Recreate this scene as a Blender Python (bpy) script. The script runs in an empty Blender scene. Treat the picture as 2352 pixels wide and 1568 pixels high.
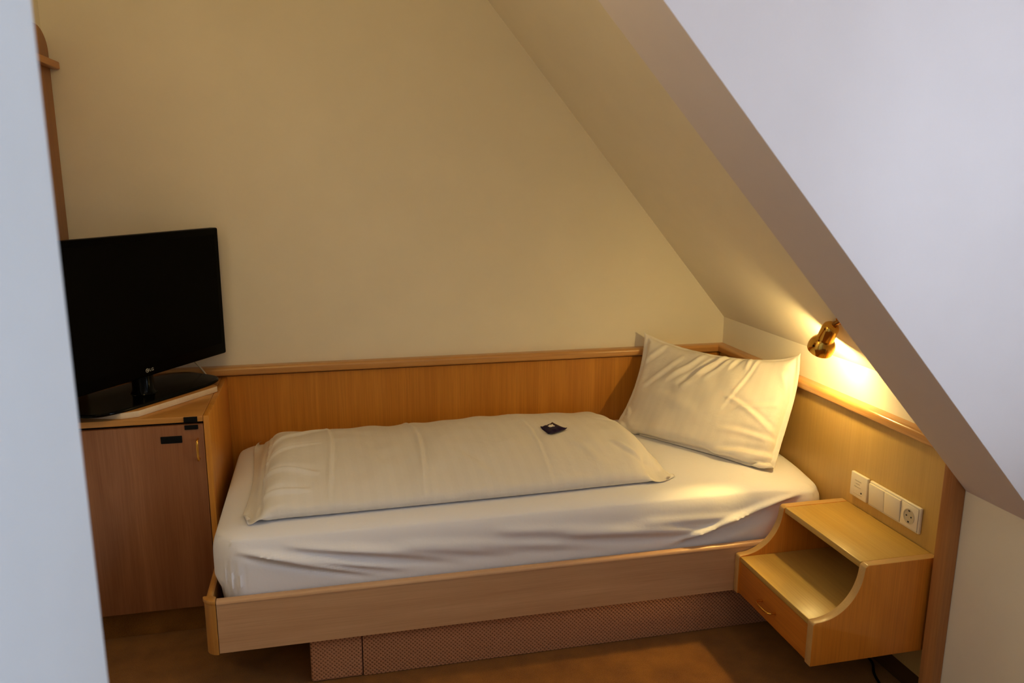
import bpy, bmesh, math, random
import numpy as np
from mathutils import Vector, Matrix
C = bpy.context.scene
COL = C.collection
random.seed(3)

# ------------------------------------------------------------------ helpers
def link(o, parent=None):
    COL.objects.link(o)
    if parent is not None: o.parent = parent
    return o

def worldloc(o):
    v = Vector((0, 0, 0))
    while o is not None:
        v += o.location; o = o.parent
    return v

def tag(o, label, cat, group=None):
    o['label'] = label; o['category'] = cat
    if group: o['group'] = group
    return o

def thing(name, label, cat, loc, group=None):
    o = bpy.data.objects.new(name, None)
    o.location = loc; o.empty_display_size = .05
    link(o); return tag(o, label, cat, group)

def obj(name, bm, mat, parent=None, smooth=True, angle=35, origin=None):
    """bm in world coordinates -> one mesh object"""
    base = worldloc(parent) if parent is not None else Vector((0, 0, 0))
    org = Vector(origin) if origin is not None else base
    bmesh.ops.remove_doubles(bm, verts=bm.verts, dist=1e-6)
    bmesh.ops.recalc_face_normals(bm, faces=bm.faces)
    bmesh.ops.translate(bm, verts=bm.verts, vec=-org)
    me = bpy.data.meshes.new(name); bm.to_mesh(me); bm.free()
    mats = mat if isinstance(mat, (list, tuple)) else [mat]
    for m in mats: me.materials.append(m)
    o = bpy.data.objects.new(name, me); o.location = org - base
    link(o, parent)
    if smooth:
        for p in me.polygons: p.use_smooth = True
        ang = math.radians(angle)
        bm2 = bmesh.new(); bm2.from_mesh(me)
        for e in bm2.edges:
            if len(e.link_faces) == 2 and e.calc_face_angle(0) > ang: e.smooth = False
        bm2.to_mesh(me); bm2.free()
    return o

def struct(name, bm, mat, smooth=False):
    o = obj(name, bm, mat, None, smooth); o['kind'] = 'structure'; return o

def box(bm, x0, x1, y0, y1, z0, z1, bev=0., seg=2, mi=0):
    m = Matrix.Translation(((x0+x1)/2, (y0+y1)/2, (z0+z1)/2)) @ Matrix.Diagonal((abs(x1-x0), abs(y1-y0), abs(z1-z0), 1))
    t = bmesh.new(); bmesh.ops.create_cube(t, size=1, matrix=m)
    if bev > 0: bmesh.ops.bevel(t, geom=t.edges[:], offset=bev, segments=seg, affect='EDGES', profile=.5)
    merge(bm, t, mi)

def merge(bm, t, mi=0):
    vm = [bm.verts.new(v.co) for v in t.verts]
    t.verts.index_update()
    for f in t.faces:
        try:
            nf = bm.faces.new([vm[v.index] for v in f.verts]); nf.material_index = mi
        except ValueError: pass
    t.free()

def prism(bm, poly, fn0, fn1, mi=0, bev=0., seg=2):
    """extrude 2D polygon between two mappings (p->3D)"""
    t = bmesh.new()
    a = [t.verts.new(fn0(*p)) for p in poly]; b = [t.verts.new(fn1(*p)) for p in poly]
    n = len(poly)
    t.faces.new(a); t.faces.new(b[::-1])
    for i in range(n): t.faces.new((a[i], a[(i+1) % n], b[(i+1) % n], b[i]))
    bmesh.ops.recalc_face_normals(t, faces=t.faces)
    if bev > 0:
        es = [e for e in t.edges if e.calc_face_angle(0) > .35]
        bmesh.ops.bevel(t, geom=es, offset=bev, segments=seg, affect='EDGES', profile=.5, clamp_overlap=True)
    merge(bm, t, mi)

def lathe(bm, prof, M, seg=40, mi=0):
    """prof list of (r,h) revolved about local z, M places it"""
    t = bmesh.new(); rings = []
    for r, h in prof:
        if r < 1e-6: rings.append([t.verts.new(M @ Vector((0, 0, h)))])
        else: rings.append([t.verts.new(M @ Vector((r*math.cos(2*math.pi*k/seg), r*math.sin(2*math.pi*k/seg), h))) for k in range(seg)])
    for a, b in zip(rings, rings[1:]):
        for k in range(seg):
            k2 = (k+1) % seg
            if len(a) == 1 and len(b) == 1: continue
            if len(a) == 1: t.faces.new((a[0], b[k], b[k2]))
            elif len(b) == 1: t.faces.new((a[k], a[k2], b[0]))
            else: t.faces.new((a[k], a[k2], b[k2], b[k]))
    merge(bm, t, mi)

def tube(bm, pts, r, seg=12, mi=0):
    pts = [Vector(p) for p in pts]; t = bmesh.new(); rings = []
    up = Vector((.13, .37, .92)).normalized(); n = None
    for i, p in enumerate(pts):
        d = (pts[min(i+1, len(pts)-1)] - pts[max(i-1, 0)]).normalized()
        n = (up - d*up.dot(d)) if n is None else (n - d*n.dot(d))
        n.normalize(); b = d.cross(n)
        rings.append([t.verts.new(p + r*(math.cos(2*math.pi*k/seg)*n + math.sin(2*math.pi*k/seg)*b)) for k in range(seg)])
    for a, b in zip(rings, rings[1:]):
        for k in range(seg): t.faces.new((a[k], a[(k+1) % seg], b[(k+1) % seg], b[k]))
    t.faces.new(rings[0][::-1]); t.faces.new(rings[-1])
    merge(bm, t, mi)

def spline(pts, n=8):
    P = [Vector(p) for p in pts]; P = [2*P[0]-P[1]] + P + [2*P[-1]-P[-2]]; out = []
    for i in range(1, len(P)-2):
        for k in range(n):
            t = k/n; a, b, c, d = P[i-1:i+3]
            out.append(.5*((2*b) + (c-a)*t + (2*a-5*b+4*c-d)*t*t + (3*b-a-3*c+d)*t**3))
    out.append(P[-2]); return out

def axes(origin, z, x):
    z = Vector(z).normalized(); x = Vector(x); x = (x - z*x.dot(z)).normalized(); y = z.cross(x)
    M = Matrix((x, y, z)).transposed().to_4x4(); M.translation = Vector(origin); return M

# ------------------------------------------------------------------ materials
def mat(name, color, rough=.5, metal=0., spec=.5):
    m = bpy.data.materials.new(name); m.use_nodes = True
    b = m.node_tree.nodes['Principled BSDF']
    b.inputs['Base Color'].default_value = (*color, 1); b.inputs['Roughness'].default_value = rough
    b.inputs['Metallic'].default_value = metal; b.inputs['Specular IOR Level'].default_value = spec
    return m, m.node_tree.nodes, m.node_tree.links, b

def coords(N, L, scale):
    tc = N.new('ShaderNodeTexCoord'); mp = N.new('ShaderNodeMapping')
    mp.inputs['Scale'].default_value = scale; L.new(tc.outputs['Object'], mp.inputs['Vector']); return mp.outputs['Vector']

def noise(N, L, vec, scale, detail=4, rough=.55, dist=0.):
    n = N.new('ShaderNodeTexNoise'); n.inputs['Scale'].default_value = scale; n.inputs['Detail'].default_value = detail
    n.inputs['Roughness'].default_value = rough; n.inputs['Distortion'].default_value = dist
    L.new(vec, n.inputs['Vector']); return n.outputs['Fac']

def ramp(N, L, fac, stops):
    r = N.new('ShaderNodeValToRGB'); e = r.color_ramp.elements
    while len(e) < len(stops): e.new(.5)
    for k, (p, c) in enumerate(stops): e[k].position = p; e[k].color = (*c, 1)
    L.new(fac, r.inputs['Fac']); return r.outputs['Color']

def bump(N, L, b, h, strength, dist=.002):
    u = N.new('ShaderNodeBump'); u.inputs['Strength'].default_value = strength; u.inputs['Distance'].default_value = dist
    L.new(h, u.inputs['Height']); L.new(u.outputs['Normal'], b.inputs['Normal'])

def mth(N, L, op, a, b=None, c=None):
    n = N.new('ShaderNodeMath'); n.operation = op
    for i, v in enumerate((a, b, c)):
        if v is None: continue
        if isinstance(v, (int, float)): n.inputs[i].default_value = v
        else: L.new(v, n.inputs[i])
    return n.outputs[0]

def wood(name, light, dark, axis='z', rough=.38, coat=.25, fine=1., contrast=1., grain=.55):
    m, N, L, b = mat(name, light, rough)
    s = {'x': (1.1, 16, 16), 'y': (16, 1.1, 16), 'z': (16, 16, 1.1)}[axis]
    f = {'x': (5, 260, 260), 'y': (260, 5, 260), 'z': (260, 260, 5)}[axis]
    a = noise(N, L, coords(N, L, s), 1.0*fine, 5, .6, .6)
    c = noise(N, L, coords(N, L, f), 1.0, 2, .5)
    mid = tuple((x+y)/2 for x, y in zip(light, dark))
    k = .16/contrast
    col = ramp(N, L, a, [(.5-k*1.4, dark), (.5, mid), (.5+k, light)])
    mix = N.new('ShaderNodeMix'); mix.data_type = 'RGBA'; mix.blend_type = 'MULTIPLY'
    mix.inputs['Factor'].default_value = grain
    L.new(col, mix.inputs['A'])
    L.new(ramp(N, L, c, [(.3, (.78, .74, .7)), (.6, (1, 1, 1))]), mix.inputs['B'])
    L.new(mix.outputs['Result'], b.inputs['Base Color'])
    b.inputs['Coat Weight'].default_value = coat; b.inputs['Coat Roughness'].default_value = .25
    bump(N, L, b, c, .08, .0005)
    return m

BEECH_L, BEECH_D = (.63, .33, .09), (.52, .24, .05)
W = {a: wood('beech_veneer_'+a, BEECH_L, BEECH_D, a) for a in 'xyz'}
WP = {a: wood('panel_veneer_'+a, (.68, .325, .045), (.54, .23, .022), a, contrast=.9) for a in 'xyz'}
WPR = wood('side_panel_veneer', (.61, .42, .14), (.56, .37, .11), 'z', contrast=.7, grain=.3)
WT = {a: wood('beech_trim_'+a, (.66, .38, .14), (.55, .29, .09), a, rough=.3, coat=.5) for a in 'xyz'}
WR = wood('rail_veneer', (.66, .43, .25), (.57, .35, .195), 'x', rough=.42, grain=.35)
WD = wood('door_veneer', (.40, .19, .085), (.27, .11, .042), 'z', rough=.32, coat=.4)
WO = wood('orange_board', (.46, .20, .035), (.34, .13, .02), 'z', rough=.4)
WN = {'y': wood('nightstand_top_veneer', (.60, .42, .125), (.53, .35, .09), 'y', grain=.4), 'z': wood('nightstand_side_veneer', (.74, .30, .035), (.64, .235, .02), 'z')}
WEDGE = wood('edge_band', (.62, .42, .18), (.56, .36, .14), 'x', grain=.25)
WPALE = wood('pale_edge', (.80, .68, .50), (.72, .58, .40), 'x', grain=.2)
WNF = wood('drawer_veneer', (.62, .25, .03), (.52, .19, .018), 'y')
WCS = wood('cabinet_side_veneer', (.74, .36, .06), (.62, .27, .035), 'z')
WPO = wood('corner_post_veneer', (.60, .32, .085), (.50, .24, .05), 'z')

def plaster(name, color, strength=.15):
    m, N, L, b = mat(name, color, .85, spec=.2)
    v = coords(N, L, (1, 1, 1))
    n1 = noise(N, L, v, 90, 6, .7); n2 = noise(N, L, v, 5, 3)
    c = ramp(N, L, n2, [(.3, tuple(x*.97 for x in color)), (.7, color)])
    L.new(c, b.inputs['Base Color']); bump(N, L, b, n1, strength, .002)
    return m
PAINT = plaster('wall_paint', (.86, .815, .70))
TINT_CHEEK = plaster('cheek_light_tint', (.755, .700, .715), .1)  # white wall; warm mixed light and dimming put into the colour
TINT_ENTRY = plaster('entry_daylight_tint', (.55, .57, .61), .1)  # white wall; bluish daylight tint and dimming put into the colour
PAINT_W = plaster('white_paint', (.86, .85, .84), .1)

def carpet(name, light, dark, dots=False):
    m, N, L, b = mat(name, light, .95, spec=.1)
    if dots:
        tc = N.new('ShaderNodeTexCoord'); mp = N.new('ShaderNodeMapping')
        mp.inputs['Scale'].default_value = (76, 76, 76)
        L.new(tc.outputs['Object'], mp.inputs['Vector'])
        sx = N.new('ShaderNodeSeparateXYZ'); L.new(mp.outputs['Vector'], sx.inputs[0])
        px = mth(N, L, 'SINE', mth(N, L, 'MULTIPLY', sx.outputs['X'], 6.2832)); pz = mth(N, L, 'SINE', mth(N, L, 'MULTIPLY', sx.outputs['Z'], 6.2832))
        pat = mth(N, L, 'MULTIPLY_ADD', mth(N, L, 'MULTIPLY', px, pz), .5, .5)
        nz = noise(N, L, coords(N, L, (1, 1, 1)), 260, 3)
        pat = mth(N, L, 'MULTIPLY_ADD', nz, .5, mth(N, L, 'MULTIPLY', pat, .75))
        col = ramp(N, L, pat, [(.3, dark), (.62, light)])
        L.new(col, b.inputs['Base Color']); bump(N, L, b, pat, .6, .003)
    else:
        v = coords(N, L, (1, 1, 1)); n1 = noise(N, L, v, 420, 3, .7); n2 = noise(N, L, v, 9, 4)
        f = mth(N, L, 'MULTIPLY_ADD', n1, .6, mth(N, L, 'MULTIPLY', n2, .4))
        L.new(ramp(N, L, f, [(.35, dark), (.62, light)]), b.inputs['Base Color']); bump(N, L, b, n1, .9, .006)
    b.inputs['Sheen Weight'].default_value = .15
    return m
CARPET = carpet('carpet_pile', (.50, .225, .03), (.22, .08, .006))
PLINTHM = carpet('woven_plinth_carpet', (.62, .33, .18), (.28, .125, .055), True)

def cotton(name, color, stripes=None, creases=None, rough_=.3):
    m, N, L, b = mat(name, color, .8, spec=.25)
    v = coords(N, L, (1, 1, 1)); h = noise(N, L, v, 700, 2)
    big = noise(N, L, v, 7, 4, .6); med = noise(N, L, coords(N, L, (1, 1, 1)), 26, 3, .6, .8)
    tot = mth(N, L, 'MULTIPLY_ADD', h, .04, mth(N, L, 'MULTIPLY_ADD', med, .35, big))
    if stripes:
        tc = N.new('ShaderNodeTexCoord'); s = N.new('ShaderNodeSeparateXYZ'); L.new(tc.outputs['UV'], s.inputs[0])
        w = mth(N, L, 'SINE', mth(N, L, 'MULTIPLY', s.outputs['X'], stripes*6.2832))
        st = ramp(N, L, mth(N, L, 'MULTIPLY_ADD', w, .5, .5), [(.42, tuple(x*.985 for x in color)), (.58, color)])
        L.new(st, b.inputs['Base Color'])
    if creases:
        tc = N.new('ShaderNodeTexCoord'); s = N.new('ShaderNodeSeparateXYZ'); L.new(tc.outputs['UV'], s.inputs[0])
        ax = {'u': 'X', 'v': 'Y'}
        for a, p, w_, amp in creases:
            wob = mth(N, L, 'MULTIPLY_ADD', noise(N, L, coords(N, L, (1, 1, 1)), 5, 2), .012, p-.006)
            d = mth(N, L, 'ABSOLUTE', mth(N, L, 'SUBTRACT', s.outputs[ax[a]], wob))
            r = mth(N, L, 'MAXIMUM', mth(N, L, 'SUBTRACT', 1., mth(N, L, 'DIVIDE', d, w_)), 0.)
            tot = mth(N, L, 'MULTIPLY_ADD', mth(N, L, 'SMOOTH_MIN', r, 1., .2), amp, tot)
    bump(N, L, b, tot, rough_, .012)
    b.inputs['Sheen Weight'].default_value = .1
    b.inputs['Subsurface Weight'].default_value = 0
    return m
SHEET = cotton('sheet_cotton', (.85, .85, .90), rough_=.16)
DUVETM = cotton('duvet_damask', (.80, .77, .73), stripes=34)
PILLOWM = cotton('pillow_damask', (.82, .78, .72), stripes=20)

BRASS, N_, L_, b_ = mat('polished_brass', (.78, .47, .10), .14, 1.)
BRASS_D, N_, L_, b_ = mat('dark_brass', (.42, .22, .06), .3, 1.)
BLACKG, N_, L_, b_ = mat('gloss_black', (.003, .003, .003), .15, spec=.12)
BLACKS, N_, L_, b_ = mat('screen_black', (.0015, .0012, .0012), .35, spec=.05)
BLACKM, N_, L_, b_ = mat('matt_black', (.006, .006, .006), .6, spec=.2)
PLASTIC, N_, L_, b_ = mat('cream_plastic', (.80, .74, .62), .3)
PLASTIC_D, N_, L_, b_ = mat('socket_inner', (.52, .47, .38), .4)
HOLE, N_, L_, b_ = mat('socket_hole', (.03, .025, .02), .6)
CABLEW, N_, L_, b_ = mat('pale_cable', (.62, .55, .42), .5)
LOGOM, N_, L_, b_ = mat('logo_silver', (.55, .55, .48), .4)
NAVY, N_, L_, b_ = mat('navy_wrapper', (.020, .008, .045), .4, spec=.2)
EMBL, N_, L_, b_ = mat('white_emblem', (.9, .87, .82), .5)
DARKGAP, N_, L_, b_ = mat('dark_gap', (.015, .008, .004), .9)
WINF, N_, L_, b_ = mat('white_window_frame', (.8, .8, .8), .35)

BULB, N_, L_, b_ = mat('lit_bulb', (1, .9, .7), .4)
b_.inputs['Emission Color'].default_value = (1, .75, .31, 1); b_.inputs['Emission Strength'].default_value = 338

GLASS = bpy.data.materials.new('window_glass'); GLASS.use_nodes = True
nt = GLASS.node_tree; nt.nodes.clear()
o_ = nt.nodes.new('ShaderNodeOutputMaterial'); mx = nt.nodes.new('ShaderNodeMixShader'); tr = nt.nodes.new('ShaderNodeBsdfTransparent'); gl = nt.nodes.new('ShaderNodeBsdfGlossy')
fr = nt.nodes.new('ShaderNodeFresnel'); gl.inputs['Roughness'].default_value = .02
nt.links.new(fr.outputs[0], mx.inputs[0]); nt.links.new(tr.outputs[0], mx.inputs[1]); nt.links.new(gl.outputs[0], mx.inputs[2]); nt.links.new(mx.outputs[0], o_.inputs['Surface'])

# ------------------------------------------------------------------ measured layout (metres)
XW, YW = .02, .02            # right wall, back wall
XL = -2.53                   # left wall
ZC = 2.55                    # ceiling
HK, HB = .9064, .669         # slope / beam meet the right wall
TA, TB = math.tan(.8682), math.tan(.8311)
YB1, YB2 = -1.3644, -1.6083  # beam back and front
HC, HG = .7935, .7584        # panelling cap top, panel top
YR = -.8883                  # bed rail front

# ------------------------------------------------------------------ setting
bm = bmesh.new(); box(bm, XL-.1, .45, -4.3, .12, -.06, 0); struct('floor', bm, CARPET)
bm = bmesh.new(); box(bm, XL-.1, .45, YW, .12, 0, ZC); struct('wall_back', bm, PAINT)
bm = bmesh.new(); box(bm, XL-.1, XL, -4.3, YW, 0, ZC); struct('wall_left', bm, PAINT)
bm = bmesh.new(); box(bm, XL-.1, .45, -4.4, -4.2, 0, ZC); struct('wall_front', bm, PAINT)
bm = bmesh.new(); box(bm, XL-.1, .5, -4.3, .12, ZC, ZC+.08); struct('ceiling', bm, PAINT_W)
# right wall: low knee wall with the window opening of the dormer above it
bm = bmesh.new()
box(bm, XW, .36, YB1, YW, 0, HK+.4)
box(bm, XW, .36, -3.3, YB1, 0, HB)
box(bm, XW, .36, -4.3, -3.3, 0, HB+.3)
struct('wall_right', bm, PAINT)
bm = bmesh.new(); box(bm, .002, XW-.0005, YB1+.04, YR-.001, .0005, .064); struct('baseboard_right', bm, wood('dark_skirting', (.10, .045, .015), (.07, .03, .01), 'y'))
# roof slope over the bed niche
xa = XW - (ZC-HK)/TA
bm = bmesh.new()
prism(bm, [(XW, HK), (XW+.33, HK), (XW+.33, ZC), (xa, ZC)], lambda x, z: (x, YW, z), lambda x, z: (x, YB1, z))
o = struct('ceiling_slope', bm, PAINT)
# boxed rafter: slanted underside and dormer cheek, soft plaster arrises
xb = XW - (ZC-HB)/TB
bm = bmesh.new()
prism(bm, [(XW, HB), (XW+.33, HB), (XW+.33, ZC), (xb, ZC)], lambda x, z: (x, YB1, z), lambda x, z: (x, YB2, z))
struct('trim_1', bm, TINT_CHEEK)
bm = bmesh.new()
prism(bm, [(XW, HB), (XW+.33, HB), (XW+.33, ZC), (xb, ZC)], lambda x, z: (x, -3.3, z), lambda x, z: (x, -4.2, z))
struct('trim_2', bm, PAINT_W)
# dormer window
bm = bmesh.new()
box(bm, .36, .45, -3.3, YB2, 0, .80); box(bm, .36, .45, -3.3, YB2, 2.15, ZC)
box(bm, .36, .45, -1.74, YB2, .80, 2.15); box(bm, .36, .45, -3.3, -3.16, .80, 2.15)
struct('wall_dormer', bm, PAINT_W)
bm = bmesh.new()
for (y0, y1) in ((-3.16, -2.45), (-2.45, -1.74)):
    box(bm, .38, .43, y0, y0+.06, .80, 2.15, .004); box(bm, .38, .43, y1-.06, y1, .80, 2.15, .004)
    box(bm, .38, .43, y0+.06, y1-.06, .80, .86, .004); box(bm, .38, .43, y0+.06, y1-.06, 2.09, 2.15, .004)
wf = struct('window_1', bm, WINF, True)
bm = bmesh.new()
for (y0, y1) in ((-3.1, -2.51), (-2.39, -1.80)): box(bm, .40, .406, y0, y1, .86, 2.09)
g = obj('pane', bm, GLASS, wf, False)
# wall end close to the camera
bm = bmesh.new(); box(bm, XL, -1.9235, -4.2, -2.076, 0, ZC, .004, 3); struct('wall_entry', bm, TINT_ENTRY)

# ------------------------------------------------------------------ wood panelling
def cap_profile(h0, h1, d):
    """(depth out from wall, z) with bullnose"""
    pts = [(-.019, h1), (d-.012, h1)]
    for k in range(1, 9):
        a = math.pi/2*(1-k/8.); pts.append((d-.012+.012*math.cos(a), h1-.012+.012*math.sin(a)))
    for k in range(0, 7):
        a = -math.pi/2*k/6.; pts.append((d-.009+.009*math.cos(a), h0+.010+.007*math.sin(a)))
    pts += [(d-.016, h0+.0025), (d-.018, h0), (-.019, h0)]
    return pts
PD = .020
t = thing('wall_panelling', 'long honey-coloured wooden panelling along the back wall behind the bed', 'wall panelling', (-1.0, .01, 0))
bm = bmesh.new(); box(bm, XL+.004, -.001, 0, YW-.001, .0, HG-.003); obj('panel_board', bm, WP['z'], t)
bm = bmesh.new()
prism(bm, cap_profile(HG, HC, PD), lambda d, z: (XL+.004, -d, z), lambda d, z: (-.0005-d, -d, z))
obj('cap_rail', bm, WT['x'], t)
t = thing('headboard', 'wooden headboard panel on the low right wall, carrying the sockets, below the brass lamp', 'headboard', (.01, -.68, 0))
bm = bmesh.new(); box(bm, 0, XW-.001, YB1+.034, YW-.001, .065, HG-.003); obj('panel_board', bm, WPR, t)
bm = bmesh.new()
prism(bm, cap_profile(HG, HC, PD), lambda d, z: (-d, -d+.0005, z), lambda d, z: (-d, YB1+.001, z))
obj('cap_rail', bm, WT['y'], t)
bm = bmesh.new()
pts = [(XW-.001, YB1+.002), (XW-.001, YB1+.034), (-.001, YB1+.034)]
pts += [(-.001-.026*math.sin(a), YB1+.034-.002-.0*a) for a in ()]
for k in range(9):
    a = math.pi/2*k/8; pts.append((-.002-.018*math.sin(a) if False else -.020+.018*(1-math.cos(a))-.006, YB1+.030-.028*math.sin(a)))
pts.insert(3, (-.026, YB1+.034)); 
prism(bm, pts, lambda x, y: (x, y, 0), lambda x, y: (x, y, HG-.003), bev=0)
obj('end_post', bm, WO if False else wood('post_wood', (.50, .24, .08), (.38, .16, .045), 'z'), t)

# ------------------------------------------------------------------ bed frame
t = thing('bed', 'wooden single bed frame with low side rail on a carpeted plinth, built into the corner', 'bed', (-1.0, -.45, 0))
XF = -1.9836
def rail_prof(w):   # (out, z)
    return [(0, .1646), (w, .1646), (w, .317)] + [(w-.009+.011*math.cos(a), .3167+.011*math.sin(a)) for a in [math.radians(k) for k in range(0, 91, 15)]] + [(.004, .3277), (0, .324)]
bm = bmesh.new(); prism(bm, rail_prof(.020), lambda d, z: (XF+.001, YR+.020-d, z), lambda d, z: (-.0015, YR+.020-d, z))
obj('side_rail', bm, WR, t)
bm = bmesh.new(); prism(bm, rail_prof(.018), lambda d, z: (-1.995-d, YR+.036, z), lambda d, z: (-1.995-d, -.002, z))
obj('foot_rail', bm, WPO, t)
bm = bmesh.new()
cr = .033
def corner_ring(r):
    c = (XF-.001, YR+.035)
    pts = [(c[0]+.0, c[1]-r), ] + [(c[0]-r*math.sin(a), c[1]-r*math.cos(a)) for a in [math.radians(k) for k in range(0, 91, 9)]]
    return pts + [(c[0]-.012, c[1]), (c[0], c[1]-.012)]
prism(bm, corner_ring(.0345)[1:], lambda x, y: (x, y, .160), lambda x, y: (x, y, .3165))
prism(bm, corner_ring(.0375)[1:], lambda x, y: (x, y, .3165), lambda x, y: (x, y, .3295), bev=.003, seg=2)
obj('corner_post', bm, WPO, t)
bm = bmesh.new()
box(bm, -1.7374, -1.585, YR+.045, -.08, .001, .1645, .008, 3); box(bm, -1.583, -.06, YR+.045, -.08, .001, .1645, .003, 2)
obj('plinth', bm, PLINTHM, t, origin=(-1.7374, YR+.045, 0))
bm = bmesh.new(); box(bm, -1.98, -.01, YR+.022, -.01, .17, .262); obj('slatted_base', bm, W['x'], t)

# ------------------------------------------------------------------ mattress with fitted sheet
def rounded_box(x0, x1, y0, y1, z0, z1, r, step, rplan):
    """closed grid box, numpy verts + quads"""
    def lin(a, b): return np.linspace(a, b, max(2, int(round((b-a)/step))+1))
    xs, ys, zs = lin(x0, x1), lin(y0, y1), np.linspace(z0, z1, 40)
    V = {}; Q = []
    def vid(p):
        k = tuple(np.round(p, 5)); return V.setdefault(k, len(V))
    def sheet(A, B, f):
        for i in range(len(A)-1):
            for j in range(len(B)-1):
                Q.append([vid(f(A[i], B[j])), vid(f(A[i+1], B[j])), vid(f(A[i+1], B[j+1])), vid(f(A[i], B[j+1]))])
    sheet(xs, ys, lambda a, b: (a, b, z1)); sheet(xs, ys, lambda a, b: (a, b, z0))
    sheet(xs, zs, lambda a, b: (a, y0, b)); sheet(xs, zs, lambda a, b: (a, y1, b))
    sheet(ys, zs, lambda a, b: (x0, a, b)); sheet(ys, zs, lambda a, b: (x1, a, b))
    P = np.array(list(V.keys()))
    # plan rounding
    c = np.clip(P[:, :2], [x0+rplan, y0+rplan], [x1-rplan, y1-rplan]); d = P[:, :2]-c
    n = np.linalg.norm(d, axis=1); m = np.maximum(np.abs(d).max(axis=1), 1e-9)
    s = np.where(n > 1e-9, m/np.maximum(n, 1e-9), 1.); P2 = P.copy(); P2[:, :2] = c + d*s[:, None]
    # vertical rounding at top edge: inset
    inn = np.minimum.reduce([P[:, 0]-x0, x1-P[:, 0], P[:, 1]-y0, y1-P[:, 1]])   # distance to plan edge (pre rounding)
    return P, P2, inn, Q

def mattress():
    x0, x1, y0, y1, z0, z1 = -1.998, -.006, YR+.024, -.006, .263, .498
    P, P2, inn, Q = rounded_box(x0, x1, y0, y1, z0, z1,   .06, .009, .10)
    r = .075; out = P2.copy()
    cx, cy = (x0+x1)/2, (y0+y1)/2
    top = P[:, 2] > z1-1e-6
    # top: near the edge drop along a quarter circle; sides: pull in near the top
    dtop = np.clip(inn, 0, r)
    ang = dtop/r*(math.pi/2)*.5           # first half of the arc on the top
    hz = np.where(top, z1 - r*.62*(1-np.sin(ang+math.pi/4))/(1-math.sin(math.pi/4))*(1-math.sin(math.pi/4)), P[:, 2])
    side = (~top) & (P[:, 2] > z0+1e-6)
    dz = np.clip((P[:, 2]-(z1-.085))/.085, 0, 1)
    hz = np.where(side, P[:, 2] - dz*dz*(z1 - (z1 - r*.62*(1-math.sin(math.pi/4)))), hz)
    # inward pull at top edge for both
    pull = np.where(top, r*.20*(1-dtop/r)**2, np.where(side, r*.20*dz**2.5, 0))
    pull += np.where(side | (P[:, 2] <= z0+1e-6), .012*np.clip((.36-P[:, 2])/.1, 0, 1)**1.5, 0)
    X, Y = P2[:, 0], P2[:, 1]
    ex = np.where(P[:, 0]-x0 < x1-P[:, 0], 1., -1.); 
    nx = np.where(np.minimum(P[:, 0]-x0, x1-P[:, 0]) < np.minimum(P[:, 1]-y0, y1-P[:, 1])+.05, ex, 0)
    ey = np.where(P[:, 1]-y0 < y1-P[:, 1], 1., -1.)
    ny = np.where(np.minimum(P[:, 1]-y0, y1-P[:, 1]) < np.minimum(P[:, 0]-x0, x1-P[:, 0])+.05, ey, 0)
    nn = np.maximum(np.hypot(nx, ny), 1)
    out[:, 0] += pull*nx/nn; out[:, 1] += pull*ny/nn; out[:, 2] = hz
    # soft crown
    u = (X-cx)/((x1-x0)/2); v = (Y-cy)/((y1-y0)/2)
    out[:, 2] += np.where(top, .008*(1-u**4)*(1-v**4), 0)
    cf = np.clip(1-np.hypot(out[:, 0]-x1, out[:, 1]-y0)/.34, 0, 1)**1.6*np.clip((P[:, 2]-.36)/.12, 0, 1); out[:, 2] -= .045*cf
    # folds of the sheet on the front side (front = y0 side)
    f = np.where((~top) & (P[:, 1] < y0+1e-6), 1., 0.)
    f2 = np.where(top & (P[:, 1] < y0+.04), 1-(P[:, 1]-y0)/.04, 0); f = np.maximum(f, f2*.35)
    zt = (z1-P[:, 2])
    def ridge(a, w): return np.exp(-(a/w)**2)
    disp = np.zeros(len(P)); rs = np.random.RandomState(5)
    # fan of long diagonal folds from the left corner
    for k, (xs, zs, sl, w, amp, ln) in enumerate([(-1.93, .035, .235, .010, .009, .50), (-1.90, .045, .30, .009, .008, .36), (-1.80, .030, .20, .013, .008, .55), (-1.84, .07, .26, .010, .007, .34),
                                        (-1.68, .05, .14, .014, .006, .6), (-1.5, .06, .11, .016, .005, .7), (-1.2, .05, .09, .018, .005, .7), (-1.0, .085, .07, .016, .006, .6), (-.75, .07, .05, .016, .004, .5)]):
        s = P[:, 0]-xs; line = zs + sl*s - .08*sl*s*s
        env = np.clip(s/.08, 0, 1)*np.clip((ln-s)/.15, 0, 1)
        disp += amp*env*(ridge(zt-line, w) - .5*ridge(zt-line-1.7*w, w))
    # fold rising to the right end
    s = P[:, 0]+.62; line = .16 - .26*np.clip(s, 0, 1)-.10*np.clip(s, 0, 1)**2
    disp += np.clip(s/.1, 0, 1)*np.clip((x1-.10-P[:, 0])/.15, 0, 1)*(.013*ridge(zt-line, .010) - .018*ridge(zt-line-.035, .022))
    # short gathers at the left front corner
    for k in range(6):
        xx = -1.972+.013*k; disp += .0055*ridge(P[:, 0]-xx-.05*(zt-.1), .0045)*np.clip((zt-.06)/.06, 0, 1)*(1 if k % 2 == 0 else -.6)
    out[:, 1] -= f*disp*1.5*np.clip((P[:, 2]-.322)/.035, .1, 1)
    lf = np.where((P[:, 0] < x0+1e-6) & (P[:, 2] < .36), 1., 0.); out[:, 0] += lf*.012*np.clip((.36-P[:, 2])/.04, 0, 1)
    # right front corner is pushed in beside the bedside box
    q = np.clip((P[:, 0]+.45)/.4, 0, 1)*np.clip((y0+.2-P[:, 1])/.2, 0, 1)
    out[:, 1] += .022*q
    me = bpy.data.meshes.new('mattress'); me.from_pydata(out.tolist(), [], Q); me.update()
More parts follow.
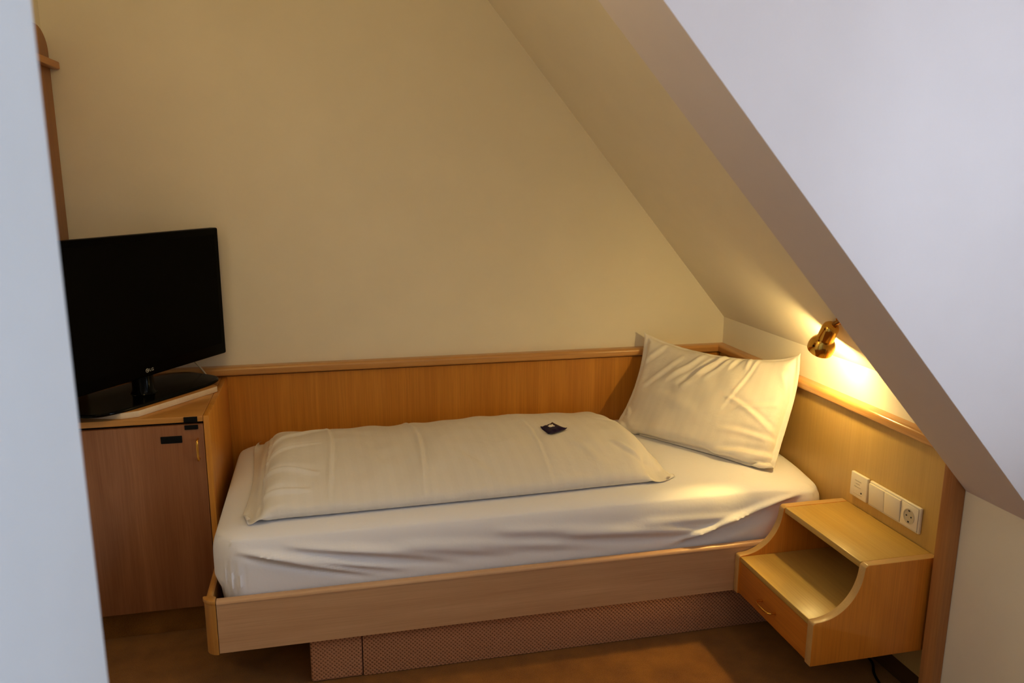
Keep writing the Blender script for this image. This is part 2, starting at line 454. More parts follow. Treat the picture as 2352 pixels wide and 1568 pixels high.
    bmm = bmesh.new(); bmm.from_mesh(me); bpy.data.meshes.remove(me)
    o = obj('mattress', bmm, SHEET, None, True, 80, origin=(cx, cy, z0))
    return tag(o, 'mattress in a white fitted sheet filling the wooden bed frame', 'mattress')
mattress()

# ------------------------------------------------------------------ inflated cloth (two sheets sewn at the rim)
def inflate(corners, nu, nv, su, sv, vol, steps, planes, push, grav, seed=1, flat=None, pins=True, bend=.12, wob=.012, maxth=None):
    c = [np.array(k, float) for k in corners]      # BL, BR, TR, TL
    U, V = np.meshgrid(np.linspace(0, 1, nu+1), np.linspace(0, 1, nv+1), indexing='ij')
    G = ((1-U)*(1-V))[..., None]*c[0] + (U*(1-V))[..., None]*c[1] + (U*V)[..., None]*c[2] + ((1-U)*V)[..., None]*c[3]
    nrm = np.cross(c[1]-c[0], c[3]-c[0]); nrm /= np.linalg.norm(nrm)
    F = np.arange((nu+1)*(nv+1)).reshape(nu+1, nv+1); B = F.copy()
    n0 = F.size; B[1:-1, 1:-1] = n0 + np.arange((nu-1)*(nv-1)).reshape(nu-1, nv-1)
    bulge = (np.sin(np.pi*U)*np.sin(np.pi*V))**.5*.02
    rs = np.random.RandomState(seed)
    Pf = G + bulge[..., None]*nrm; Pb = G - bulge[..., None]*nrm
    X = np.vstack([Pf.reshape(-1, 3), Pb[1:-1, 1:-1].reshape(-1, 3)])
    X += rs.normal(0, .001, X.shape)
    UV = np.vstack([np.stack([U, V], -1).reshape(-1, 2), np.stack([U, V], -1)[1:-1, 1:-1].reshape(-1, 2)])
    lu = np.linalg.norm((c[1]+c[2]-c[0]-c[3])/2)/nu*su; lv = np.linalg.norm((c[3]+c[2]-c[0]-c[1])/2)/nv*sv
    groups = []
    def add(a, b, rest, k, par):
        for q in (0, 1):
            m = par == q
            if m.any():
                r = rest*(1+wob*rs.normal(0, 1, m.sum())); groups.append((a[m], b[m], r, k))
    for S in (F, B):
        I, J = np.meshgrid(np.arange(nu+1), np.arange(nv+1), indexing='ij')
        add(S[:-1].ravel(), S[1:].ravel(), lu, 1., (I[:-1] % 2).ravel()); add(S[:, :-1].ravel(), S[:, 1:].ravel(), lv, 1., (J[:, :-1] % 2).ravel())
        ld = math.hypot(lu, lv)
        add(S[:-1, :-1].ravel(), S[1:, 1:].ravel(), ld, .35, (I[:-1, :-1] % 2).ravel()); add(S[1:, :-1].ravel(), S[:-1, 1:].ravel(), ld, .35, (I[:-1, :-1] % 2).ravel())
        add(S[:-2].ravel(), S[2:].ravel(), 2*lu, bend, ((I[:-2]//2) % 2).ravel()); add(S[:, :-2].ravel(), S[:, 2:].ravel(), 2*lv, bend, ((J[:, :-2]//2) % 2).ravel())
    tri = []
    for S, fl in ((F, 0), (B, 1)):
        a, b, d, e = S[:-1, :-1].ravel(), S[1:, :-1].ravel(), S[1:, 1:].ravel(), S[:-1, 1:].ravel()
        q = [np.stack([a, b, d], 1), np.stack([a, d, e], 1)]
        tri += [k if not fl else k[:, ::-1] for k in q]
    tri = np.vstack(tri); nV = len(X)
    ties = None
    if flat is not None:
        m = flat(U, V) & (F != B); ties = (F[m], B[m])
    inner = F != B
    mi_f, mi_b = F[inner], B[inner]; mth_ = maxth(U, V)[inner]
    pin_i = np.array([F[0, 0], F[-1, 0], F[-1, -1], F[0, -1]]); pin_x = np.array(c)
    Xp = X.copy(); gv = np.array(grav, float)
    for it in range(steps):
        A, Bq, D = X[tri[:, 0]], X[tri[:, 1]], X[tri[:, 2]]
        vv = abs(np.einsum('ij,ij->i', A, np.cross(Bq, D)).sum()/6.) if True else 0
        cen = X.mean(0); vv = np.einsum('ij,ij->i', A-cen, np.cross(Bq-cen, D-cen)).sum()/6.
        if it == 0: sgn = 1. if vv > 0 else -1.
        vv *= sgn
        an = np.cross(Bq-A, D-A)*.5*sgn
        fN = np.stack([np.bincount(np.concatenate([tri[:, 0], tri[:, 1], tri[:, 2]]), np.tile(an[:, k], 3), nV) for k in range(3)], 1)/3.
        pr = push*max(-.2, (vol-vv)/vol)
        acc = pr*fN/(lu*lv) + gv
        damp = .93 if it < steps*.7 else .8
        Xn = X + damp*(X-Xp) + acc; Xp = X; X = Xn
        for _ in range(6):
            for a, b, r, k in groups:
                d = X[b]-X[a]; l = np.maximum(np.linalg.norm(d, axis=1), 1e-9)
                s = (.5*k*(l-r)/l)
                if k < .2: s = np.minimum(s, 0)
                d *= s[:, None]; X[a] += d; X[b] -= d
            if ties is not None:
                d = X[ties[1]]-X[ties[0]]; l = np.maximum(np.linalg.norm(d, axis=1), 1e-9)
                k = (.4*np.maximum(l-.006, 0)/l)[:, None]*d; X[ties[0]] += k; X[ties[1]] -= k
            d = X[mi_b]-X[mi_f]; l = np.maximum(np.linalg.norm(d, axis=1), 1e-9)
            k = (.35*np.maximum(l-mth_, 0)/l)[:, None]*d; X[mi_f] += k; X[mi_b] -= k
            if pins: X[pin_i] += (pin_x-X[pin_i])*.5
            for (pn, pd) in planes:
                pn = np.array(pn, float); s = X@pn - pd; m = s < 0
                X[m] -= np.outer(s[m], pn); Xp[m] = Xp[m]*.7 + X[m]*.3
    return X, F, B, UV, vv

def edge_band(o, m, axis):
    o.data.materials.append(m)
    for p in o.data.polygons:
        if abs(p.normal[axis]) < .8: p.material_index = 1

def upgrid(G, k=2):
    def up(A):                                  # Catmull-Rom along axis 0
        n = A.shape[0]; P = np.concatenate([2*A[:1]-A[1:2], A, 2*A[-1:]-A[-2:-1]]); out = []
        for q in range(k):
            t = q/k; a, b, c, d = P[:-3], P[1:-2], P[2:-1], P[3:]
            out.append(.5*((2*b)+(c-a)*t+(2*a-5*b+4*c-d)*t*t+(3*b-a-3*c+d)*t**3))
        R = np.stack(out, 1).reshape((-1,)+A.shape[1:]); return np.concatenate([R, A[-1:]])
    return up(up(G).swapaxes(0, 1)).swapaxes(0, 1)

def crease(X, F, B, folds, size, ripple=.0012, seed=2, k=2):
    """finer grid with folds (u0,v0,u1,v1,width,height) pressed into the upper sheet"""
    gf, gb = upgrid(X[F], k), upgrid(X[B], k)
    gb[0], gb[-1], gb[:, 0], gb[:, -1] = gf[0], gf[-1], gf[:, 0], gf[:, -1]
    nu, nv = gf.shape[0]-1, gf.shape[1]-1
    U, V = np.meshgrid(np.linspace(0, 1, nu+1), np.linspace(0, 1, nv+1), indexing='ij')
    N = np.cross(np.gradient(gf, axis=0), np.gradient(gf, axis=1)); N /= np.maximum(np.linalg.norm(N, axis=2, keepdims=True), 1e-9)
    px, py = U*size[0], V*size[1]; D = np.zeros_like(U)
    for (u0, v0, u1, v1, w, h) in folds:
        a = np.array([u0*size[0], v0*size[1]]); d = np.array([u1*size[0], v1*size[1]])-a; L = np.hypot(*d); d /= L
        t = ((px-a[0])*d[0]+(py-a[1])*d[1])/L; bow = .03*L*np.sin(np.pi*np.clip(t, 0, 1)*1.3)
        q = -(px-a[0])*d[1]+(py-a[1])*d[0] - bow
        env = np.clip(np.sin(np.pi*np.clip(t, 0, 1)), 0, 1)**.6
        D += h*env*(np.exp(-(q/w)**2) - .75*np.exp(-((q-1.5*w)/(1.1*w))**2))
    rs = np.random.RandomState(seed)
    for _ in range(9):
        fu, fv, ph = rs.uniform(-22, 22), rs.uniform(-22, 22), rs.uniform(0, 6.3)
        D += ripple*.5*np.sin(fu*px/.35+fv*py/.35+ph)
    edge = np.minimum.reduce([U, 1-U, V, 1-V]); D *= np.clip(edge/.03, 0, 1)
    gf = gf + N*D[..., None]
    F2 = np.arange((nu+1)*(nv+1)).reshape(nu+1, nv+1); B2 = F2.copy()
    B2[1:-1, 1:-1] = F2.size + np.arange((nu-1)*(nv-1)).reshape(nu-1, nv-1)
    uv = np.stack([U, V], -1)
    return np.vstack([gf.reshape(-1, 3), gb[1:-1, 1:-1].reshape(-1, 3)]), F2, B2, np.vstack([uv.reshape(-1, 2), uv[1:-1, 1:-1].reshape(-1, 2)])

def cloth_obj(name, X, F, B, UV, mt, origin, sub=1):
    quads = []
    for S, fl in ((F, 0), (B, 1)):
        for i in range(S.shape[0]-1):
            for j in range(S.shape[1]-1):
                q = [int(S[i, j]), int(S[i+1, j]), int(S[i+1, j+1]), int(S[i, j+1])]
                quads.append(q if not fl else q[::-1])
    org = np.array(origin)
    me = bpy.data.meshes.new(name); me.from_pydata((X-org).tolist(), [], quads); me.update()
    uvl = me.uv_layers.new(name='UVMap')
    for l in me.loops: uvl.data[l.index].uv = UV[l.vertex_index]
    for p in me.polygons: p.use_smooth = True
    me.materials.append(mt)
    o = bpy.data.objects.new(name, me); o.location = origin; link(o)
    m = o.modifiers.new('smooth_cloth', 'SUBSURF'); m.levels = 1; m.render_levels = sub
    return o

ZM = .506
# folded duvet lying along the bed
def duvet_thick(U, V):
    h = .018 + .088*np.sin(np.pi*np.clip(V, 0, 1))**.62*np.clip(np.sin(np.pi*U)*4.2, 0, 1)**.7
    return h*(1 + .05*np.sin(9*U+2*V+1) + .04*np.sin(5*V-13*U))
X, F, B, UV, vv = inflate([(-1.880, -.790, ZM+.012), (-.545, -.715, ZM+.012), (-.615, -.105, ZM+.012), (-1.898, -.080, ZM+.012)],
    108, 54, 1.025, 1.05, .080, 170, [((0, 0, 1), ZM), ((0, -1, 0), .004)], .035, (0, 0, -.0003), seed=4,
    flat=lambda U, V: (U < .05) | (U > .97) | ((U > .92) & (V < .14)), wob=.012, maxth=duvet_thick)
X, F, B, UV = crease(X, F, B, [(.19, 1.02, .205, -.02, .006, .0045), (.40, 1.02, .405, -.02, .0065, .0065), (.665, 1.02, .69, -.02, .005, .0035),
    (.052, 1.0, .052, 0, .006, .004), (.06, .55, .22, .84, .011, .011), (.055, .42, .19, .54, .010, .009), (.05, .30, .18, .24, .011, .012), (.045, .12, .16, .12, .010, .012),
    (.055, .75, .13, .93, .009, .005), (.93, .08, .86, .30, .009, .005), (.95, .55, .88, .62, .010, .004), (.47, .35, .56, .05, .014, .003), (.27, .5, .33, .1, .016, .0025), (.75, .4, .82, .08, .014, .003)], (1.36, .70), .0012)
DUV = X[F].reshape(-1, 3)
tag(cloth_obj('duvet', X, F, B, UV, DUVETM, (-1.2, -.42, ZM)), 'folded white duvet lying flat along the middle of the bed', 'duvet')

# pillow propped in the corner against the headboard
def pillow_thick(U, V):
    return .012 + .150*np.sin(np.pi*U)**.6*np.sin(np.pi*V)**.6*(1.08-.25*V)
X, F, B, UV, vv = inflate([(-.492, -.176, ZM+.015), (-.160, -.692, ZM+.015), (-.022, -.630, .906), (-.377, -.03, .882)],
    72, 46, 1.05, 1.13, .026, 200, [((0, 0, 1), ZM), ((0, -1, 0), .022), ((-1, 0, 0), .022)], .05, (0, 0, -.00008), seed=9,
    flat=lambda U, V: (U < .03) | (U > .97) | (V < .03) | (V > .97), wob=.02, maxth=pillow_thick)
X, F, B, UV = crease(X, F, B, [(.52, 1.0, .36, .55, .012, -.012), (.43, .93, .26, .58, .010, .008), (.58, .98, .47, .66, .009, -.008), (.30, .86, .12, .50, .010, .006), (.50, .84, .40, .62, .007, .006),
    (.745, 1.0, .655, .42, .006, .004), (.63, .56, .96, .36, .009, .006), (.66, .27, .985, .30, .010, .006), (.66, .06, .99, .19, .012, .012), (.70, .44, .93, .60, .009, .005), (.62, 1.0, .60, .78, .008, .006),
    (.68, .99, .70, .80, .008, .004), (.16, .96, .05, .72, .010, .006), (.02, .16, .17, .05, .010, .007), (.03, .34, .12, .22, .010, .005), (.90, .85, .99, .55, .012, .006), (.86, .05, .99, .10, .008, .006), (.2, .45, .55, .36, .02, .004)], (.66, .42), .0016, 6)
tag(cloth_obj('pillow', X, F, B, UV, PILLOWM, (-.27, -.38, ZM)), 'white pillow propped upright in the corner at the head of the bed', 'pillow')

# ------------------------------------------------------------------ wrapped sweet on the duvet
k_ = np.argsort(np.hypot(DUV[:, 0]+.874, DUV[:, 1]+.45))[:6]
cz = float(DUV[k_, 2].max()) + .0025
t = thing('wrapped_chocolate', 'small square navy blue wrapped chocolate with a white emblem, lying on the duvet', 'chocolate', (-.874, -.45, cz))
bm = bmesh.new(); n = 14
ctr = [Vector((-.9064, -.509, 0)), Vector((-.8316, -.4671, 0)), Vector((-.8654, -.3938, 0)), Vector((-.9204, -.4327, 0))]
gv = [[None]*(n+1) for _ in range(n+1)]; gb = [[None]*(n+1) for _ in range(n+1)]
for i in range(n+1):
    for j in range(n+1):
        u, v = i/n, j/n
        p = ctr[0]*(1-u)*(1-v)+ctr[1]*u*(1-v)+ctr[2]*u*v+ctr[3]*(1-u)*v
        e = min(min(u, 1-u), min(v, 1-v)); h = .009*min(1, e/.2)**.6 + .0012*math.sin(19*u+3*v)*(1 if e < .2 else .3)
        tip = .006*(abs(2*u-1)*abs(2*v-1))**4
        gv[i][j] = bm.verts.new((p.x, p.y, cz+.002+h+tip)); gb[i][j] = bm.verts.new((p.x, p.y, cz+tip))
for i in range(n):
    for j in range(n):
        bm.faces.new((gv[i][j], gv[i+1][j], gv[i+1][j+1], gv[i][j+1])); bm.faces.new((gb[i][j], gb[i][j+1], gb[i+1][j+1], gb[i+1][j]))
for k in range(n):
    for a, b in (((k, 0), (k+1, 0)), ((k, n), (k+1, n)), ((0, k), (0, k+1)), ((n, k), (n, k+1))):
        bm.faces.new((gv[a[0]][a[1]], gv[b[0]][b[1]], gb[b[0]][b[1]], gb[a[0]][a[1]]))
obj('wrapper', bm, NAVY, t, True, 60)
bm = bmesh.new()
cc = (ctr[0]+ctr[1]+ctr[2]+ctr[3])/4 + Vector((-.004, .004, 0)); ex = (ctr[1]-ctr[0]).normalized(); ey = (ctr[3]-ctr[0]).normalized()
em = [(-.012, -.008), (-.004, -.011), (.002, -.008), (.012, -.012), (.010, -.002), (.014, .009), (.004, .008), (-.002, .013), (-.006, .006), (-.013, .006)]
prism(bm, em, lambda a, b: cc+ex*a+ey*b+Vector((0, 0, cz+.0085)), lambda a, b: cc+ex*a+ey*b+Vector((0, 0, cz+.0125)))
obj('emblem', bm, EMBL, t, False)

# ------------------------------------------------------------------ bedside box
NL, NR = YR-.001, -1.3204; TP = .027; ZT, ZMID, ZB0 = .4554, .2985, .1674; ND, ND1 = .3815, .227
t = thing('bedside_box', 'wall-hung wooden bedside box with curved sides, open shelf and one drawer, under the sockets', 'nightstand', (-.19, -1.10, .1674))
prof = [(-.001, ZB0), (-.001, ZT), (-ND1+.002, ZT), (-ND1-.006, ZT-.006)]
cx_, cz_ = -ND+.012, ZT-.008
for k in range(1, 20):
    a = math.pi/2*k/20
    prof.append((cx_ + (ND-.012-ND1-.008)*math.cos(a), cz_ - (ZT-.008-ZMID-.002)*math.sin(a)))
prof += [(-ND+.012, ZMID+.002), (-ND+.003, ZMID), (-ND, ZMID-.006), (-ND, ZB0)]
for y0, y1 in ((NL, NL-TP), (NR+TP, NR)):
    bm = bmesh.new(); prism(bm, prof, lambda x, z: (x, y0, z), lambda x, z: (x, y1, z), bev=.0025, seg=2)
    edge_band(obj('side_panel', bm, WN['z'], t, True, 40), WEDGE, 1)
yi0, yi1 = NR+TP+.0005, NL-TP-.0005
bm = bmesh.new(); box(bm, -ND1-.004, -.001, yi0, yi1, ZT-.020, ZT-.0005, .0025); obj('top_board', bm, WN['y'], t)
bm = bmesh.new(); box(bm, -ND+.003, -.001, yi0, yi1, ZMID-.018, ZMID-.001, .002); obj('shelf', bm, WN['y'], t)
bm = bmesh.new(); box(bm, -.016, -.001, yi0, yi1, ZMID, ZT-.021); obj('back_board', bm, WN['y'], t)
bm = bmesh.new(); box(bm, -ND+.024, -.001, yi0+.004, yi1-.004, ZB0+.004, ZB0+.012); obj('bottom_board', bm, WN['y'], t)
bm = bmesh.new(); box(bm, -ND+.005, -ND+.022, yi0+.001, yi1-.001, ZB0+.003, ZMID-.020, .0015)
dr = obj('drawer', bm, WNF, t)
def bow(a, b, out, r=.0035):
    a, b, out = Vector(a), Vector(b), Vector(out)
    return spline([a, a+out*.75, a+out+(b-a)*.14, (a+b)/2+out*1.08, b+out-(b-a)*.14, b+out*.75, b], 6), r
bm = bmesh.new(); p_, r_ = bow((-ND+.006, -1.058, .222), (-ND+.006, -1.132, .222), (-.026, 0, 0)); tube(bm, p_, r_)
obj('handle', bm, BRASS, dr)
dr.children[0]['label'] = 'thin brass bow handle'

# ------------------------------------------------------------------ switch plates on the headboard
zs = .4894; ys1, ys = -.9348, -1.024
t = thing('wall_socket', 'single square cream wall plate, left of the wide switch plate on the headboard', 'wall socket', (0, ys1-.04, zs+.04))
bm = bmesh.new(); box(bm, -.011, -.0003, ys1-.08, ys1, zs, zs+.08, .003, 3); obj('plate', bm, PLASTIC, t)
for (ya, yb, za, zb) in ((.052, .022, .056, .058), (.047, .027, .046, .048), (.052, .022, .036, .038), (.060, .020, .012, .0135)):
    bm = bmesh.new(); box(bm, -.0116, -.0106, ys1-ya, ys1-yb, zs+za, zs+zb); obj('embossed_mark', bm, PLASTIC_D, t, False)
bm = bmesh.new(); lathe(bm, [(0, 0), (.0028, 0), (.0028, .0012), (0, .0012)], axes((-.0107, ys1-.056, zs+.022), (-1, 0, 0), (0, 1, 0)), 16); obj('screw', bm, HOLE, t)
t = thing('switch_plate', 'wide cream wall plate with two rocker switches and a round power socket, on the headboard', 'switch plate', (0, ys-.111, zs+.04))
bm = bmesh.new(); box(bm, -.010, -.0003, ys-.222, ys, zs, zs+.08, .003, 3); obj('frame', bm, PLASTIC, t)
bm = bmesh.new(); box(bm, -.0103, -.0095, ys-.2175, ys-.0035, zs+.0045, zs+.0755); obj('shadow_gap', bm, PLASTIC_D, t, False)
for k in range(2):
    a0 = ys-.0050-.0705*k; a1 = a0-.0690
    bm = bmesh.new()
    prism(bm, [(-.0098, zs+.006), (-.0128, zs+.0065), (-.0165, zs+.0735), (-.0098, zs+.0745)], lambda x, z: (x, a0, z), lambda x, z: (x, a1, z), bev=.0012)
    obj('rocker', bm, PLASTIC, t)
a0 = ys-.1470; a1 = a0-.0690; yc = (a0+a1)/2; zc = zs+.04
bm = bmesh.new(); box(bm, -.0125, -.0098, a1, a0, zs+.006, zs+.0745, .0012); sk = obj('socket', bm, PLASTIC, t)
Mx = axes((-.0125, yc, zc), (-1, 0, 0), (0, 1, 0))
bm = bmesh.new(); lathe(bm, [(.0225, .0002), (.0225, .0014), (.0195, .0014), (.0190, .0004), (0, .0004)], Mx, 36); obj('socket_well', bm, PLASTIC_D, sk)
bm = bmesh.new()
for s in (-1, 1):
    lathe(bm, [(0, .0005), (.0026, .0005), (.0026, .0010), (0, .0010)], axes((-.0125, yc+s*.0095, zc), (-1, 0, 0), (0, 1, 0)), 14)
    box(bm, -.0138, -.0128, yc-.003, yc+.003, zc+s*.0178-.003, zc+s*.0178+.003)
obj('pin_hole', bm, HOLE, sk)

# ------------------------------------------------------------------ brass reading lamp
O_ = Vector((-.125, -.878, .966)); ax_ = Vector((.03, .52, -.85)).normalized()
t = thing('reading_lamp', 'polished brass reading lamp hanging from the roof slope above the headboard, switched on', 'wall lamp', O_)
Ml = axes(O_, ax_, (1, 0, 0))
prof = [(0, -.106), (.009, -.1055), (.018, -.102), (.0235, -.096), (.0262, -.087), (.0265, -.050), (.0267, -.043), (.030, -.039), (.0365, -.030), (.0405, -.018), (.0415, -.008), (.0405, .004),
        (.0385, .004), (.0395, -.008), (.0385, -.018), (.034, -.029), (.026, -.037), (.020, -.041), (0, -.041)]
bm = bmesh.new(); lathe(bm, prof, Ml, 56); obj('lamp_shade', bm, BRASS, t, True, 50)
bm = bmesh.new(); lathe(bm, [(0, -.026), (.010, -.024), (.016, -.014), (.0195, -.002), (.0200, .005), (.018, .013), (.011, .020), (0, .0225)], Ml, 28); obj('bulb', bm, BULB, t)
top = O_ - ax_*.100
def slope_pt(x, y): return Vector((x, y, HK - TA*(x-XW)))
nS = Vector((-TA, 0, -1)).normalized()
sp = slope_pt(-.116, -.948)
bm = bmesh.new(); tube(bm, spline([top+ax_*.012, top+(sp-top)*.4, top+(sp-top)*.8, sp], 6), .0075)
obj('arm', bm, BRASS_D, t)
bm = bmesh.new(); lathe(bm, [(0, .004), (.010, .0035), (.013, .002), (.014, 0), (0, 0)], axes(sp+nS*.0005, nS, (0, 1, 0)), 36); obj('mounting_disc', bm, BRASS, t)

# ------------------------------------------------------------------ cabinet in the corner
XC, YC, ZCB = -2.0225, -.4943, .7551; XC0 = -2.524
t = thing('minibar_cabinet', 'dark honey wooden cabinet with one door at the foot of the bed, carrying the television', 'cabinet', (-2.27, -.25, 0))
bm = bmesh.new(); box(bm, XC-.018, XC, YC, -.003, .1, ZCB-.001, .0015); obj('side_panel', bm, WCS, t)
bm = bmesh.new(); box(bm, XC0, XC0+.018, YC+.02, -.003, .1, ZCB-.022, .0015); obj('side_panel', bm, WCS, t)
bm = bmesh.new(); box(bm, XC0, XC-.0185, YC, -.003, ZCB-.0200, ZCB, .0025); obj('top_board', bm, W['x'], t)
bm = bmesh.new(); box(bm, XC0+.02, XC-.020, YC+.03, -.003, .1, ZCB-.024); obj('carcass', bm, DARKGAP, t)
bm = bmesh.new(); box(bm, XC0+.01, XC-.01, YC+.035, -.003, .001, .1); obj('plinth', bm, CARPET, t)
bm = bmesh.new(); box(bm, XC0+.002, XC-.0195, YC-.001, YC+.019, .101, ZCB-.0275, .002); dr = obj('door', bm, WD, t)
bm = bmesh.new(); p_, r_ = bow((-2.060, YC-.001, .680), (-2.060, YC-.001, .614), (0, -.024, 0), .0035); tube(bm, p_, r_); o = obj('handle', bm, BRASS, dr); o['label'] = 'thin brass bow handle'
bm = bmesh.new(); box(bm, -2.1695, -2.1065, YC-.0035, YC-.0008, .6705, .6935, .0015); o = obj('vent_plate', bm, BLACKM, dr); o['label'] = 'small black plate'
bm = bmesh.new(); box(bm, -2.0965, -2.0565, YC-.0055, YC-.0008, .7125, .7265, .001); o = obj('lock', bm, BLACKM, dr); o['label'] = 'black lock block'
bm = bmesh.new(); box(bm, -2.0975, -2.0575, YC-.0050, YC+.0002, .7355, .7530, .001); o = obj('lock_keeper', bm, BLACKM, t); o['label'] = 'black lock block above the door'

# ------------------------------------------------------------------ swivel board, television
e38 = Vector((.616, .788, 0)); n38 = Vector((.788, -.616, 0)); bc = Vector((-2.235, -.31, 0))
def loc38(a, b, z): return bc + e38*a + n38*b + Vector((0, 0, z))
poly = [(-.124, .101), (.202, .102), (.238, .02), (.25, -.11), (-.19, -.175), (-.214, -.044), (-.166, .073)]
bm = bmesh.new(); prism(bm, poly, lambda a, b: loc38(a, b, ZCB+.0005), lambda a, b: loc38(a, b, .775), bev=.001)
o = obj('swivel_board', bm, W['x'], None, True, 30, origin=loc38(0, 0, ZCB)); edge_band(o, WPALE, 2); tag(o, 'thin angled wooden board on the cabinet top, under the television stand', 'board')

ang = math.radians(33); dT = Vector((math.sin(ang), math.cos(ang), 0)); nT = Vector((dT.y, -dT.x, 0))
TR = Vector((-2.013, -.04, 0)); TW, TZ0, TZ1 = .735, .856, 1.3125
tc = TR - dT*TW/2
t = thing('television', 'black flat-screen television turned towards the bed, standing on the corner cabinet', 'television', (tc.x, tc.y, .775))
def tv(a, d, z): return tc + dT*a + nT*d + Vector((0, 0, z))
def tvbox(bm, a0, a1, d0, d1, z0, z1, bev=.0, seg=3):
    prism(bm, [(a0, z0), (a1, z0), (a1, z1), (a0, z1)], lambda a, z: tv(a, d0, z), lambda a, z: tv(a, d1, z), bev=bev, seg=seg)
bm = bmesh.new()
tvbox(bm, -TW/2, TW/2, -.032, 0, TZ0, TZ1, .006); tvbox(bm, -TW/2+.09, TW/2-.09, -.06, -.032, TZ0+.05, TZ1-.07, .012)
obj('housing', bm, BLACKS, t)
bm = bmesh.new(); tvbox(bm, -TW/2+.022, TW/2-.022, -.001, .0006, TZ0+.040, TZ1-.022, .0); obj('screen', bm, BLACKS, t, False)
# maker's mark on the lower bezel
bm = bmesh.new()
Mlg = axes(tv(-.012, .0008, TZ0+.021), nT, dT)
lathe(bm, [(.0052, 0), (.0066, 0), (.0066, .0006), (.0052, .0006), (.0052, 0)], Mlg, 28)
for (a0, a1, b0, b1) in ((-.0008, .0006, -.0025, .0030), (-.0006, .0022, -.0026, -.0013), (.0018, .0058, -.0007, .0007)):
    t2 = bmesh.new(); bmesh.ops.create_cube(t2, size=1, matrix=Mlg @ Matrix.Translation(((a0+a1)/2, (b0+b1)/2, .0003)) @ Matrix.Diagonal((a1-a0, b1-b0, .0006, 1))); merge(bm, t2)
lathe(bm, [(0, 0), (.0011, 0), (.0011, .0006), (0, .0006)], Mlg @ Matrix.Translation((-.0026, .0022, 0)), 12)
cu = bpy.data.curves.new('mark_text', 'FONT'); cu.body = 'LG'; cu.size = .0135; cu.extrude = .0003; cu.space_character = 1.15
to = bpy.data.objects.new('mark_text', cu); COL.objects.link(to)
me = bpy.data.meshes.new_from_object(to.evaluated_get(bpy.context.evaluated_depsgraph_get()))
t2 = bmesh.new(); t2.from_mesh(me); bmesh.ops.transform(t2, matrix=Mlg @ Matrix.Translation((.0092, -.0047, .0003)), verts=t2.verts); merge(bm, t2)
bpy.data.objects.remove(to); bpy.data.curves.remove(cu); bpy.data.meshes.remove(me)
o = obj('logo', bm, LOGOM, t, False); o['label'] = 'small silver LG mark'
bm = bmesh.new()
Mn = Matrix.Translation(loc38(-.005, -.012, 0)) @ Matrix.Diagonal((1, 1, 1, 1))
lathe(bm, [(.052, .787), (.040, .792), (.034, .802), (.033, .862), (0, .862)], Mn, 36); obj('stand_neck', bm, BLACKG, t)
bm = bmesh.new()
def sup(a_, b_, n_, k): 
    c, s = math.cos(k), math.sin(k); return (a_*math.copysign(abs(c)**(2/n_), c), b_*math.copysign(abs(s)**(2/n_), s))
ring = lambda f, z: [loc38(.012+p[0], -.045+p[1], z) for p in (sup(.272*f, .127*f, 4.2, 2*math.pi*k/72) for k in range(72))]
rr = [[bm.verts.new(v) for v in ring(f, z)] for f, z in ((.985, .7755), (1., .778), (1., .783), (.985, .7865), (.6, .790), (.2, .791))]
for a, b in zip(rr, rr[1:]):
    for k in range(72): bm.faces.new((a[k], a[(k+1) % 72], b[(k+1) % 72], b[k]))
bm.faces.new(rr[0][::-1]); bm.faces.new(rr[-1])
obj('stand_base', bm, BLACKG, t)
bm = bmesh.new(); tube(bm, spline([(-2.155, -.045, .90), (-2.135, -.035, .84), (-2.105, -.028, .795), (-2.086, -.035, .766), (-2.08, -.06, .7595), (-2.10, -.035, .7592), (-2.15, -.022, .7592)], 8), .003)
tag(obj('cable', bm, CABLEW, None, origin=(-2.09, -.03, .757)), 'thin pale cable hanging behind the right edge of the television', 'cable')

# ------------------------------------------------------------------ tall board with hat ledge on the left wall
t = thing('coat_rack_board', 'tall orange-brown wooden wall board with rounded top and ledge, left above the television', 'coat rack', (XL+.012, -.5, 1.2))
zt = 1.965; yr0 = .004
pf = [(yr0, .78), (yr0, zt-.075)] + [(yr0-.10*(1-math.cos(a)), zt-.075+.075*math.sin(a)) for a in [math.radians(k) for k in range(9, 91, 9)]] + [(-.95, zt), (-.95, .78)]
bm = bmesh.new(); prism(bm, pf, lambda y, z: (XL+.001, y, z), lambda y, z: (XL+.020, y, z), bev=.003)
obj('board', bm, WO, t, True, 40)
bm = bmesh.new()
lp = [(XL+.0205, .012), (XL+.036, .012)] + [(XL+.036+.014*math.sin(a), -.002+.014*math.cos(a)) for a in [math.radians(k) for k in range(10, 91, 10)]] + [(XL+.05, -.95), (XL+.0205, -.95)]
prism(bm, lp, lambda x, y: (x, y, 1.838), lambda x, y: (x, y, 1.862), bev=.004)
obj('ledge', bm, wood('ledge_wood', (.60, .30, .075), (.5, .22, .05), 'y'), t)

# ------------------------------------------------------------------ cord under the bedside box
bm = bmesh.new(); tube(bm, spline([(-.012, -1.09, .0045), (-.022, -1.136, .0045), (-.05, -1.18, .0045), (-.066, -1.222, .0045), (-.085, -1.30, .0045), (-.08, -1.40, .0045), (-.05, -1.60, .0045)], 8), .004, 10)
tag(obj('power_cord', bm, BLACKM, None, origin=(-.05, -1.2, .004)), 'black cord lying on the carpet under the bedside box', 'cord')

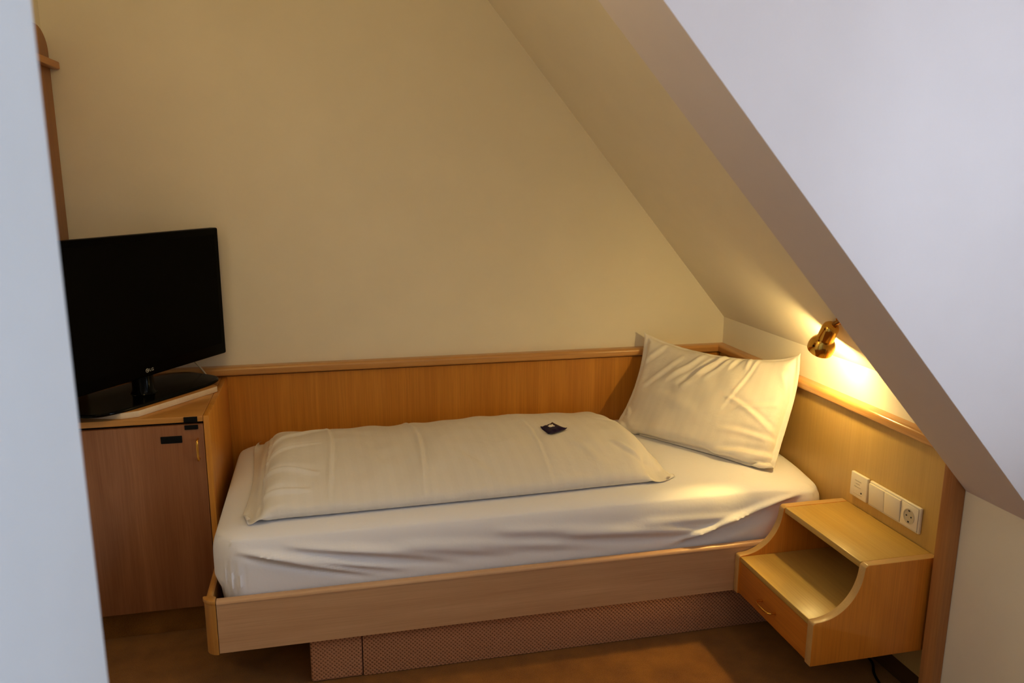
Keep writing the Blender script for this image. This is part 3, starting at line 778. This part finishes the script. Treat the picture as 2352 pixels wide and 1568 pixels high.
# ------------------------------------------------------------------ light
def area(name, loc, target, sx, sy, energy, color):
    l = bpy.data.lights.new(name, 'AREA'); l.shape = 'RECTANGLE'; l.size = sx; l.size_y = sy; l.energy = energy; l.color = color
    o = bpy.data.objects.new(name, l); o.location = loc
    o.rotation_euler = (Vector(target)-Vector(loc)).to_track_quat('-Z', 'Y').to_euler(); link(o); return o
area('daylight', (.62, -2.45, 1.5), (-1.1, -2.3, .9), 1.5, 1.5, 53, (.72, .85, 1.0))
l = bpy.data.lights.new('ceiling_light', 'POINT'); l.energy = 7.5; l.color = (1, .71, .27); l.shadow_soft_size = .12
o = bpy.data.objects.new('ceiling_light', l); o.location = (-1.95, -1.5, 2.0); link(o)
l = bpy.data.lights.new('fill_light', 'POINT'); l.energy = 8.5; l.color = (1, .80, .52); l.shadow_soft_size = .15  # added unseen warm fill, lifts rail, bed side, beam and knee wall
o = bpy.data.objects.new('fill_light', l); o.location = (-.7, -3.3, 2.25); link(o)
l = bpy.data.lights.new('lamp_beam', 'SPOT'); l.energy = 18; l.color = (1, .68, .20); l.shadow_soft_size = .02; l.spot_size = math.radians(43); l.spot_blend = .65
o = bpy.data.objects.new('lamp_beam', l); o.location = O_+ax_*.024; o.rotation_euler = (Vector((-.85, -1.12, 0))-o.location).to_track_quat('-Z', 'Y').to_euler(); link(o)
w = bpy.data.worlds.new('sky'); C.world = w; w.use_nodes = True
bg = w.node_tree.nodes['Background']; bg.inputs['Color'].default_value = (.75, .87, 1, 1); bg.inputs['Strength'].default_value = 1.2

# ------------------------------------------------------------------ camera
cam = bpy.data.cameras.new('camera'); co = bpy.data.objects.new('camera', cam); link(co)
R = Vector((0.9736, -0.2281, 0.0049)); U = Vector((0.0424, 0.2021, 0.9784)); Fw = Vector((0.2242, 0.9524, -0.2065))
M = Matrix((R, U, -Fw)).transposed().to_4x4(); M.translation = Vector((-1.6389, -3.0346, 1.5003)); co.matrix_world = M
cam.sensor_width = 36; cam.lens = 36*1810.606/2352; cam.clip_start = .05
cam.dof.use_dof = True; cam.dof.focus_distance = 2.7; cam.dof.aperture_fstop = 3.2
C.camera = co
C.view_settings.view_transform = 'Standard'; C.view_settings.look = 'None'; C.view_settings.exposure = .24; C.view_settings.gamma = .86
try: C.cycles.use_denoising = True; C.cycles.max_bounces = 10; C.cycles.diffuse_bounces = 6; C.cycles.sample_clamp_indirect = 6
except Exception: pass
